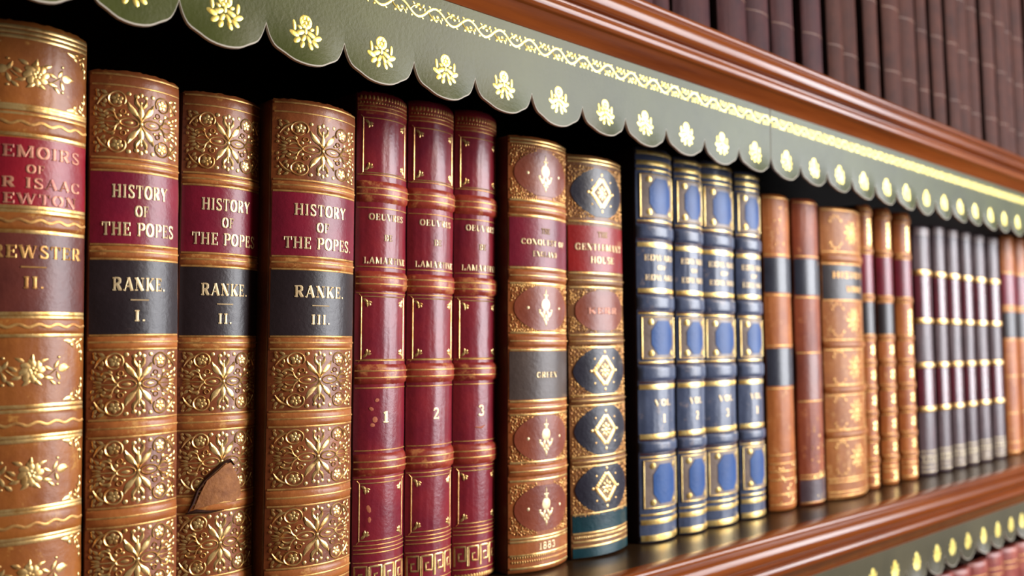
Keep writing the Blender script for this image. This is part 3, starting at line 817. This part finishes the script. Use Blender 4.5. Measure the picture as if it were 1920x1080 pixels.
# --- three tan volumes with arabesque gilding
def pope(xc, wd, y0, lean, h, num, label, dz=0.0):
    b = Book(xc, wd, h, 38, y0, lean, label, 'tan gilt volumes with crimson and black labels', M['pope'], M['board_brown'], band_mat=M['pope_band'])
    for z0, z1 in ((0.1848, 0.1886), (0.1515, 0.1562), (0.1178, 0.1226), (0.0856, 0.0914), (0.0531, 0.0593), (0.0205, 0.027)):
        b.band(z0 + dz, z1 + dz, 0.0007)
    L_ = [(h - 0.0055, 0.0007, 0.00015), (h - 0.0015, 0.0008, 0.00015)]
    for z in (0.1892, 0.1868, 0.1843, 0.1566, 0.154, 0.1512, 0.1229, 0.1203, 0.1176, 0.0917, 0.0886, 0.0853, 0.0597, 0.0562, 0.0527, 0.0274, 0.0238, 0.0200, 0.012, 0.004):
        L_.append((z + dz, 0.0008, 0.0006 if z in (0.1868, 0.154, 0.1203, 0.0886, 0.0562, 0.0238) else 0.0002))
    b.rules(L_, M['gilt_dim'])
    t = b.patch('title_label', M['crimson'], 0.1570 + dz, 0.1838 + dz)
    k = wd / 0.0333
    b.letters([('HISTORY', 0.0004, 0.1767 + dz, 0.0208 * k, 0.0050), ('OF', 0.0004, 0.1694 + dz, 0.0050 * k, 0.0042), ('THE POPES.' if num == 'III.' else 'THE POPES', 0.0004, 0.1625 + dz, 0.0275 * k, 0.0050)], t, off=0.0005)
    t = b.patch('author_label', M['black'], 0.1233 + dz, 0.1508 + dz)
    b.letters([('RANKE.', 0.0002, 0.1419 + dz, 0.0196 * k, 0.0050), (num, 0.0, 0.1301 + dz, {'I.': 0.0042, 'II.': 0.0058, 'III.': 0.0074}[num] * k, 0.0042)], t, off=0.0005, rule=(0.1360 + dz, 0.0066 * k))
    b.ornament(pope_orn(b.A * 0.93, 0.0125), (0.2028 + dz, 0.1047 + dz, 0.0725 + dz, 0.0400 + dz))
    mb = MB()
    dentils(mb, b, 0.008, 16, 0.0009, 0.0014)
    b.into_spine(mb, M['gilt_dim'])
    return b
pope(0.1202, 0.0333, 0, -0.018, 0.2222, 'I.', 'tan gilt leather book with crimson title, its black label marked I')
b2 = pope(0.1563, 0.0338, 0.006, 0.0, 0.2227, 'II.', 'tan gilt leather book with torn patch low on spine, black label marked II')
pope(0.1935, 0.0408, -0.006, 0.002, 0.2237, 'III.', 'wide tan gilt leather book with crimson title, its black label marked III')
mb = MB()
so = [(-0.0105, 0.0545), (-0.0080, 0.0610), (-0.0058, 0.0655), (-0.0020, 0.0685), (0.0012, 0.0712), (0.0036, 0.0718), (0.0050, 0.0690), (0.0078, 0.0640), (0.0086, 0.0585), (0.0060, 0.0560), (0.0010, 0.0566), (-0.0050, 0.0556)]
poly_patch(mb, b2.S, so, 0.0002, 0.0008)
sc = mb.build('scuff', M['scuff'], b2.root); sc['label'] = 'pale torn leather patch'
mb = MB()
ribbon(mb, b2.S, [(-0.0125, 0.0535), (-0.0108, 0.0570), (-0.0092, 0.0620), (-0.0068, 0.0655), (-0.0030, 0.0690), (0.0008, 0.0722), (0.0034, 0.0728), (0.0050, 0.0706)], [0.0006, 0.0013, 0.0012, 0.0010, 0.0012, 0.0011, 0.0012, 0.0005], 0.0008, 0.0008)
ribbon(mb, b2.S, [(-0.0135, 0.0528), (-0.0095, 0.0536), (-0.0050, 0.0530), (0.001, 0.0532)], [0.0005, 0.0017, 0.0012, 0.0003], 0.0006, 0.0008)
mb.build('torn_edge', M['torn'], sc, fix=False)

# --- three red volumes with raised bands
def lam(xc, y0, lean, h, num, label):
    b = Book(xc, 0.0288, h, 42, y0, lean, label, 'red morocco volumes with raised bands', M['lam'], M['board_red'], band_mat=M['lam_band'])
    A = b.A
    for z0, z1 in ((0.1868, 0.1972), (0.1447, 0.1542), (0.1008, 0.1104), (0.0583, 0.0688)):
        b.band(z0, z1, 0.0015)
    L_ = []
    for z in (0.2330, 0.2310, 0.2000, 0.1842, 0.1562, 0.1426 + 0.0012, 0.1120, 0.0992, 0.0702, 0.0572, 0.0268, 0.0250, 0.0232, 0.0190, 0.0058):
        L_.append((z, 0.0005, 0.00015))
    b.rules(L_, M['gilt_dim'])
    b.rules([(z, 0.0007, 0.0014) for z in (0.1935, 0.1905, 0.1512, 0.1480, 0.1072, 0.1040, 0.0652, 0.0620)], M['gilt_dim'])
    b.patch('head_band', M['lam_band'], h - 0.0108, h - 0.0030, 0.98, 0.00008)
    b.ornament(frame_orn(A * 0.80, 0.0132), (0.2142,), M['gilt'])
    b.ornament(frame_orn(A * 0.80, 0.0148), (0.1273,), M['gilt'])
    b.ornament(frame_orn(A * 0.80, 0.0132), (0.0420,), M['gilt'])
    b.letters([('OEUVRES', 0.0005, 0.1800, 0.0205, 0.0031), ('DE', 0.0005, 0.1702, 0.0048, 0.0030), ('LAMARTINE', 0.0005, 0.1592, 0.0248, 0.0031)], off=0.00015)
    b.letters([(num, 0, 0.0855, 0.0040, 0.0054)], off=0.00015, name='volume_number')
    mb = MB(); greek_key(mb, b, A * 0.92, 0.0075, 0.0172); mb.build('greek_key', M['gilt'], b.root, fix=False)
    mb = MB()
    dentils(mb, b, 0.2372, 15, 0.0006, 0.0012); dentils(mb, b, 0.2348, 20, 0.0005, 0.0006); dentils(mb, b, 0.0025, 18, 0.0009, 0.0012)
    b.into_spine(mb, M['gilt_dim'])
    return b
b5 = lam(0.2385, 0.010, 0.001, 0.2400, '1', 'red leather book with raised bands, numbered 1, touching a wide tan book')
mb = MB()
for a, z, rx, ry, an in ((-0.0047, 0.0935, 0.0011, 0.0009, 20), (-0.0074, 0.0895, 0.0009, 0.0012, 60), (-0.0056, 0.0845, 0.0013, 0.0015, 10), (-0.0068, 0.0820, 0.0009, 0.0012, 80), (-0.0082, 0.0435, 0.0010, 0.0020, 20), (-0.0078, 0.0385, 0.0008, 0.0014, 0)):
    blob(mb, b5.S, a, z, rx, ry, math.radians(an), 0.0001, 0.0002, 7)
mb.build('chipped_spots', M['chip'], b5.root, fix=False)
lam(0.2682, 0.010, 0.002, 0.2412, '2', 'red leather book with raised bands, numbered 2, between two alike')
b7 = lam(0.2977, 0.010, 0.003, 0.2420, '3', 'red leather book with raised bands, numbered 3, beside a tan book dated 1883')
mb = MB(); ribbon(mb, b7.S, [(-0.004, 0.0772), (0, 0.0768), (0.0025, 0.0778)], [0.0003, 0.0012, 0.0003], 0.0001, 0.0002); mb.build('scratch', M['chip'], b7.root, fix=False)

# --- tan volume dated 1883
b = Book(0.3345, 0.0440, 0.2314, 30, 0, 0, 'tan gilt leather book with crimson title and grey author label, dated 1883', None, M['green_calf'], M['board_brown'])
for z0, z1 in ((0.1895, 0.1958), (0.1530, 0.1595), (0.1180, 0.1248), (0.0500, 0.0560)): b.band(z0, z1, 0.0011)
b.band(0.0835, 0.0885, 0.0009)
L_ = [(z, 0.0011, 0.0003) for z in (0.2298, 0.2280, 0.1968, 0.1885, 0.1604, 0.1521, 0.1258, 0.1166, 0.0895, 0.0825, 0.0575, 0.0480, 0.0182, 0.0166, 0.0096, 0.0030)]
L_ += [(z, 0.0007, 0.0011) for z in (0.1926, 0.1562, 0.1214, 0.0530, 0.0860)]
b.rules(L_)
mb = MB()
for z in (0.2262, 0.1978, 0.1510, 0.1272, 0.0085, 0.0062): dentils(mb, b, z, 30, 0.0005, 0.0007)
b.into_spine(mb, M['gilt_dim'])
A = b.A
zs = (0.2118, 0.1391, 0.0698, 0.0331)
b.onlay(loz(A * 0.86, 0.0118, 0.42), zs, M['lozenge'])
b.ornament(corner_fill(A * 0.95, 0.0128, 21), zs, M['gilt_dim'], 'corner_gilding')
b.ornament(lambda m, bb: fleur(m, bb, 1.12), zs, M['letter'], 'gilt_fleuron')
t = b.patch('title_label', M['crimson'], 0.1612, 0.1875)
b.letters([('THE', 0, 0.1808, 0.0062, 0.0030), ('CONQUEST OF', 0.0005, 0.1746, 0.0330, 0.0030), ('ENGLAND', 0, 0.1682, 0.0180, 0.0029)], t, off=0.0005)
t = b.patch('author_label', M['grey'], 0.0905, 0.1158)
b.letters([('GREEN', 0.0012, 0.1033, 0.0158, 0.0030)], t, off=0.0005)
b.letters([('1883', 0.0012, 0.0132, 0.0125, 0.0036)], off=0.00015)

# --- book with navy lozenges
b = Book(0.3818, 0.0474, 0.2275, 28, 0, -0.016, 'tan leather book with navy lozenges, vermilion title label and teal foot', None, M['gent_calf'], M['board_dark'])
for z0, z1 in ((0.1525, 0.1590), (0.1185, 0.1240), (0.0855, 0.0900), (0.0515, 0.0555)): b.band(z0, z1, 0.0010)
b.rules([(z, 0.0010, 0.0003) for z in (0.2258, 0.2238, 0.1895, 0.1600, 0.1518, 0.1248, 0.1176, 0.0906, 0.0848, 0.0562, 0.0508, 0.0246, 0.0140, 0.0095, 0.0065)] + [(z, 0.0006, 0.0010) for z in (0.1558, 0.1213, 0.0878, 0.0535)])
A = b.A
zs = (0.2067, 0.1041, 0.0705, 0.0380)
b.onlay(loz(A * 0.90, 0.0140, 0.30), zs, M['navy'])
b.onlay(loz(A * 0.82, 0.0112, 0.5), (0.1385,), M['lozenge'])
b.ornament(corner_fill(A * 0.95, 0.0145, 33), zs, M['gilt_dim'], 'corner_gilding')
b.ornament(corner_fill(A * 0.95, 0.0118, 34), (0.1385,), M['gilt_dim'], 'corner_gilding')
b.ornament(diamond, zs, M['gilt'], 'gilt_diamond')
b.letters([('KERR', 0, 0.1385, 0.0250, 0.0036)], off=0.0005, mat=M['letter_dim'])
t = b.patch('title_label', M['brick'], 0.1610, 0.1872)
b.letters([('THE', 0, 0.1824, 0.0085, 0.0034), ("GENTLEMAN'S", 0, 0.1750, 0.0400, 0.0038), ('HOUSE', 0, 0.1677, 0.0200, 0.0038)], t, off=0.0005)
b.patch('foot_band', M['teal'], 0.0147, 0.0240)
b.patch('foot_band', M['teal'], 0.0008, 0.0060)
mb = MB(); dentils(mb, b, 0.0118, 34, 0.0005, 0.0008); b.into_spine(mb, M['gilt'])

# --- four blue volumes
def blue(xc, wd, h, num, title, label):
    b = Book(xc, wd, h, 35, 0, -0.006, label, 'blue leather volumes with raised bands', M['blue'], M['board_dark'])
    A = b.A
    for z0, z1 in ((0.1843, 0.1936), (0.1400, 0.1500), (0.0969, 0.1069), (0.0536, 0.0610)): b.band(z0, z1, 0.0012)
    b.rules([(z, 0.0011, 0.0001) for z in (0.1838, 0.1942, 0.1394, 0.1506, 0.0963, 0.1075, 0.0530, 0.0616)], M['board_red'])
    b.rules([(z, wv, 0.00015) for z, wv in ((h - 0.003, 0.0024), (0.2318, 0.0028), (0.2275, 0.0010), (0.1955, 0.0010), (0.1808, 0.0028), (0.1525, 0.0026), (0.1384, 0.0010), (0.1085, 0.0010), (0.0936, 0.0030), (0.0636, 0.0030), (0.0512, 0.0010), (0.0168, 0.0012), (0.0125, 0.0030), (0.0030, 0.0036))], M['gilt_bright'])
    for zc, hy in ((0.2112, 0.0138), (0.1236, 0.0132), (0.0350, 0.0146)):
        b.onlay([(-A * 0.86, -hy), (A * 0.86, -hy), (A * 0.86, hy), (-A * 0.86, hy)], (zc,), M['blue_frame'], 'frame_onlay')
        ox, oy = A * 0.52, hy - 0.0028; c = 0.0062
        b.onlay([(ox, -oy + c), (ox, oy - c), (ox - c * 0.8, oy), (-ox + c * 0.8, oy), (-ox, oy - c), (-ox, -oy + c), (-ox + c * 0.8, -oy), (ox - c * 0.8, -oy)], (zc,), M['blue_onlay'], 'leather_onlay', 0.0005)
        def fr(mb, bb, hy=hy, ox=ox, oy=oy):
            ribbon(mb, bb.S, [(-A * 0.84, -hy + 0.0004), (A * 0.84, -hy + 0.0004), (A * 0.84, hy - 0.0004), (-A * 0.84, hy - 0.0004)], 0.0006, 0.0004, closed=True)
            for sx in (-1, 1):
                for sy in (-1, 1): blob(mb, bb.S, sx * ox * 1.02, sy * (oy - 0.0008), 0.0019, 0.0020, 0, 0.0005, 0.0004)
        b.ornament(fr, (zc,), M['gilt_bright'], 'gilt_frame')
    b.letters([(title[0], 0, 0.1728, A * 1.5, 0.0036), (title[1], 0, 0.1668, A * 0.45, 0.0024), (title[2], 0, 0.1606, A * 1.45, 0.0034)], off=0.00015)
    b.letters([('VOL.', 0, 0.0838, A * 0.85, 0.0038), (num, 0, 0.0742, 0.0034, 0.0050)], off=0.00015, name='volume_number')
blue(0.4365, 0.0360, 0.2410, '1', ('EDWARD', 'OF', 'EDWARD'), 'blue leather book with gilt bands, beyond the navy lozenge book and a dark gap')
blue(0.4705, 0.0298, 0.2403, '2', ('EDWARD', 'OF', 'EDWARD'), 'narrow blue leather book, second in the run of four blue volumes')
blue(0.5045, 0.0376, 0.2420, '3', ('EDWARD', 'OF', 'EDWARD'), 'broad blue leather book, third in the run of four blue volumes')
blue(0.5405, 0.0310, 0.2400, '1', ('EDWARD', 'OF', 'EDWARD'), 'narrow blue leather book standing against an orange calf book')

# --- orange and tan books farther along
def mottled_gilt(seed, A, z0, z1, n, k=1.0):
    def fn(mb, b):
        rng = random.Random(seed)
        for _ in range(n):
            blob(mb, b.S, rng.uniform(-A, A), rng.uniform(z0, z1), rng.uniform(0.8, 1.7) * mm * k, rng.uniform(0.4, 0.9) * mm * k, rng.uniform(0, PI), 0.00012, 0.0003, 7, True)
    return fn
b = Book(0.5809, 0.0359, 0.2282, 40, 0, -0.014, 'orange calf book with two slate bands on its spine, next to the blue run', None, M['orange'], M['board_brown'])
b.patch('slate_label', M['slate'], 0.1570, 0.1825); b.patch('slate_label', M['slate'], 0.0895, 0.1165)
b.rules([(z, 0.0009, 0.0002) for z in (0.2262, 0.1845, 0.1550, 0.1185, 0.0875, 0.040, 0.034, 0.0285, 0.0225, 0.012, 0.005)], M['gilt_dim'])
b.ornament(mottled_gilt(3, b.A * 0.6, 0.006, 0.034, 24), (0,), M['gilt'], 'tail_gilding')
b.ornament(mottled_gilt(4, b.A * 0.6, 0.19, 0.222, 16), (0,), M['gilt_dim'], 'head_gilding')
b = Book(0.6178, 0.0362, 0.2288, 40, -0.003, -0.014, 'reddish orange calf book with one slate band, beside a broad honey-coloured book', None, M['orange_red'], M['board_brown'])
b.patch('slate_label', M['slate'], 0.1565, 0.1835)
b.patch('red_label', M['lozenge'], 0.0780, 0.1120)
b.patch('foot_label', M['plum'], 0.0030, 0.0190)
b.rules([(z, 0.0009, 0.0002) for z in (0.2262, 0.1855, 0.1545, 0.113, 0.077, 0.0225, 0.020, 0.0025)], M['gilt_dim'])
b.ornament(mottled_gilt(5, b.A * 0.45, 0.0205, 0.0245, 9, 1.3), (0,), M['gilt_bright'], 'tail_gilding')
b.ornament(mottled_gilt(6, b.A * 0.3, 0.003, 0.008, 5, 1.2), (0,), M['gilt_bright'], 'foot_gilding')
b.ornament(mottled_gilt(7, b.A * 0.5, 0.030, 0.070, 14), (0,), M['gilt_dim'], 'flower_gilding')
b = Book(0.6694, 0.0655, 0.2262, 32, -0.008, -0.014, 'broad honey calf book with black title band and gilt rose medallions', None, M['big_tan'], M['board_brown'])
for z0, z1 in ((0.1835, 0.1900), (0.1165, 0.1215), (0.0815, 0.0865), (0.0470, 0.0520)): b.band(z0, z1, 0.0014)
t = b.patch('title_label', M['black'], 0.1545, 0.1812)
b.letters([('HISTORY', 0, 0.1735, 0.050, 0.0048), ('WORKS', 0.003, 0.1625, 0.026, 0.0046)], t, off=0.0005, mat=M['gilt_dim'])
b.rules([(z, 0.0010, 0.0003) for z in (0.2245, 0.1915, 0.1822, 0.1535, 0.1228, 0.1150, 0.0878, 0.0800, 0.0532, 0.0458, 0.0160, 0.0135, 0.0060, 0.003)], M['gilt_dim'])
def medal(mb, bb):
    for k in range(10):
        a = math.radians(36 * k)
        blob(mb, bb.S, 0.0085 * math.cos(a), 0.0078 * math.sin(a), 0.0024, 0.0013, a, 0.00012, 0.0004, 9, True)
        blob(mb, bb.S, 0.0048 * math.cos(a + 0.3), 0.0045 * math.sin(a + 0.3), 0.0017, 0.0011, a, 0.00012, 0.0004, 9)
    blob(mb, bb.S, 0, 0, 0.0028, 0.0028, 0, 0.00012, 0.0006)
    for sx in (-1, 1):
        for sy in (-1, 1):
            for dx, dy in ((0.024, 0.011), (0.021, 0.0125), (0.0255, 0.0085), (0.017, 0.012), (0.014, 0.009)):
                blob(mb, bb.S, sx * dx, sy * dy, 0.0016, 0.0009, 0.7 * sx * sy, 0.00012, 0.0003, 7, True)
b.ornament(medal, (0.2070, 0.1380, 0.1010, 0.0668, 0.0315), M['gilt_dim'], 'gilt_medallion')

def slim(xc, wd, h, black, label):
    b = Book(xc, wd, h, 48, 0, -0.014, label, 'slim orange calf books with red labels', M['orange'], M['board_brown'])
    b.patch('title_label', M['crimson'], 0.1615, 0.1945)
    if black: b.patch('volume_label', M['black'], 0.1282, 0.1545)
    zs = [0.2300, 0.1975, 0.1585, 0.1250, 0.1040, 0.0830, 0.0620, 0.0410, 0.0230]
    for z in zs: b.band(z - 0.0022, z + 0.0022, 0.0010, M['big_tan'])
    b.rules([(z + d, 0.0007, 0.0004) for z in zs for d in (-0.0024, 0.0024)] + [(0.004, 0.0012, 0.0002), (0.012, 0.0012, 0.0002), (0.016, 0.0012, 0.0002)], M['gilt_dim'])
    def spots(mb, bb):
        for z in [0.2210, 0.2130, 0.2060, 0.1145, 0.0935, 0.0725, 0.0515, 0.0320, 0.008] + ([] if black else [0.146, 0.138, 0.130]):
            for k in range(5):
                a = math.radians(72 * k); blob(mb, bb.S, 0.0024 * math.cos(a), z + 0.0030 * math.sin(a), 0.0019, 0.0013, a, 0.00012, 0.0004, 8)
    mb = MB(); spots(mb, b); b.into_spine(mb, M['gilt_bright'])
slim(0.7180, 0.0240, 0.2357, True, 'slim orange calf book with red and black labels, against the broad honey book')
slim(0.7537, 0.0276, 0.2366, True, 'middle one of three slim orange calf books, with red and black labels')
slim(0.7920, 0.0300, 0.2367, False, 'slim orange calf book with only a red label, before the dark plum run')

def plum(xc, wd, h, label):
    b = Book(xc, wd, h, 42, 0, -0.012, label, 'plum calf volumes with gold bands', M['plum'], M['board_dark'])
    b.patch('title_label', M['plum_label'], 0.1425, 0.1835); b.patch('volume_label', M['plum_label'], 0.0620, 0.0985)
    mbz = (0.1853, 0.1410, 0.1003, 0.0603)
    for z in mbz: b.band(z - 0.0027, z + 0.0027, 0.0013, M['gilt'])
    b.patch('head_cap', M['plum_cap'], h - 0.0085, h - 0.0015, 0.9)
    b.rules([(z, 0.0014, 0.0002) for z in (0.022, 0.018, 0.012, 0.008, 0.004)], M['dull_gilt'])
    mb = MB(); dentils(mb, b, 0.015, 7, 0.0012, 0.0022); b.into_spine(mb, M['dull_gilt'])
for xc, wd, h, lb in ((0.8330, 0.0327, 0.2283, 'brownish plum leather book, broadest of the plum run with gold bands'),
                      (0.8683, 0.0257, 0.2317, 'dark plum book, second in the plum run after a narrow dark gap'),
                      (0.9019, 0.0267, 0.2320, 'dark plum book with gold bands, third in the plum run'),
                      (0.9349, 0.0243, 0.2324, 'dark plum book with gold bands, fourth in the plum run'),
                      (0.9705, 0.0276, 0.2326, 'dark plum book with gold bands, fifth in the plum run'),
                      (1.0099, 0.0288, 0.2331, 'last dark plum book, standing before the farthest orange books')):
    plum(xc, wd, h, lb)
def farbook(xc, wd, h, label):
    b = Book(xc, wd, h, 42, 0, -0.012, label, 'far orange calf books', M['orange'], M['board_brown'])
    b.patch('title_label', M['crimson'], 0.1625, 0.1955); b.patch('volume_label', M['black'], 0.1265, 0.1545)
    b.rules([(z, 0.0010, 0.0003) for z in (0.1975, 0.1605, 0.1570, 0.1245, 0.085, 0.045, 0.014, 0.004)], M['gilt_dim'])
farbook(1.0561, 0.0340, 0.2385, 'orange calf book with red and black labels, just past the plum run')
farbook(1.0960, 0.0340, 0.2400, 'orange calf book cut by the right edge of the picture')

# --- upper shelf
UZ = SHELF + PITCH_Z + 0.0032
ub = [0.4140, 0.4385, 0.4590, 0.5035, 0.5445, 0.5815, 0.6195, 0.6545, 0.69, 0.7265, 0.763, 0.8, 0.8415, 0.8735, 0.905, 0.9345, 0.975, 1.0065, 1.0445, 1.078, 1.113, 1.15, 1.186]
words = ['cut by the picture top', 'beside the first dark gap', 'with a dark left side showing', 'with a faint gilt line', 'leaning by a dark gap', 'that is narrow and reddish', 'just right of a wide black gap', 'paired with its neighbour', 'past the second black gap']
ordn = ['first', 'second', 'third', 'fourth', 'fifth', 'sixth', 'seventh', 'eighth', 'ninth', 'tenth', 'eleventh', 'twelfth', 'thirteenth', 'fourteenth', 'fifteenth', 'sixteenth', 'seventeenth', 'eighteenth', 'nineteenth', 'twentieth', 'twenty-first', 'twenty-second', 'twenty-third', 'twenty-fourth', 'twenty-fifth', 'twenty-sixth']
gap_before = {3: .005, 4: .005, 5: .005, 6: .004, 7: .009, 9: .009, 12: .008, 15: .006}
for i in range(len(ub) - 1):
    g = gap_before.get(i, 0.0022)
    a, c = ub[i] + g, ub[i + 1] - 0.0005
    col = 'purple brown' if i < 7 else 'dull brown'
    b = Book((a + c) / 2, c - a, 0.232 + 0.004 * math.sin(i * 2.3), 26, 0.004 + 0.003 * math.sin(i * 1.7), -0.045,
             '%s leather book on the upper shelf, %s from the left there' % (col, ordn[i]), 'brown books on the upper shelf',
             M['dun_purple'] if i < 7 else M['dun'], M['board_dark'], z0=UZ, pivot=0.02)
    b.rules([(z, 0.0007, 0.00015) for z in (0.052, 0.110, 0.165)], M['rubbed_line'])

# --- lower shelf
LZ = SHELF - PITCH_Z
x = 0.80; wds = [0.046, 0.038, 0.042, 0.044, 0.040, 0.046, 0.042, 0.040, 0.044, 0.040, 0.042]
lab = ['first', 'second', 'third', 'fourth', 'fifth', 'sixth', 'seventh', 'eighth', 'ninth', 'tenth', 'eleventh', 'twelfth', 'thirteenth', 'fourteenth', 'fifteenth']
k = 0
while x < 1.14:
    wd = wds[k % len(wds)]
    b = Book(x + wd / 2, wd, 0.2115 + 0.0015 * math.sin(k * 1.9), 34, 0.002, -0.004, 'mottled red calf book on the shelf below, %s from the left in that run' % lab[k], 'mottled red books on the lower shelf', M['mottled'], M['board_red'], z0=LZ)
    b.rules([(z, 0.0009, 0.0002) for z in (0.198, 0.192, 0.160, 0.130, 0.10, 0.07, 0.04, 0.008)], M['gilt_dim'])
    x += wd + 0.0015; k += 1
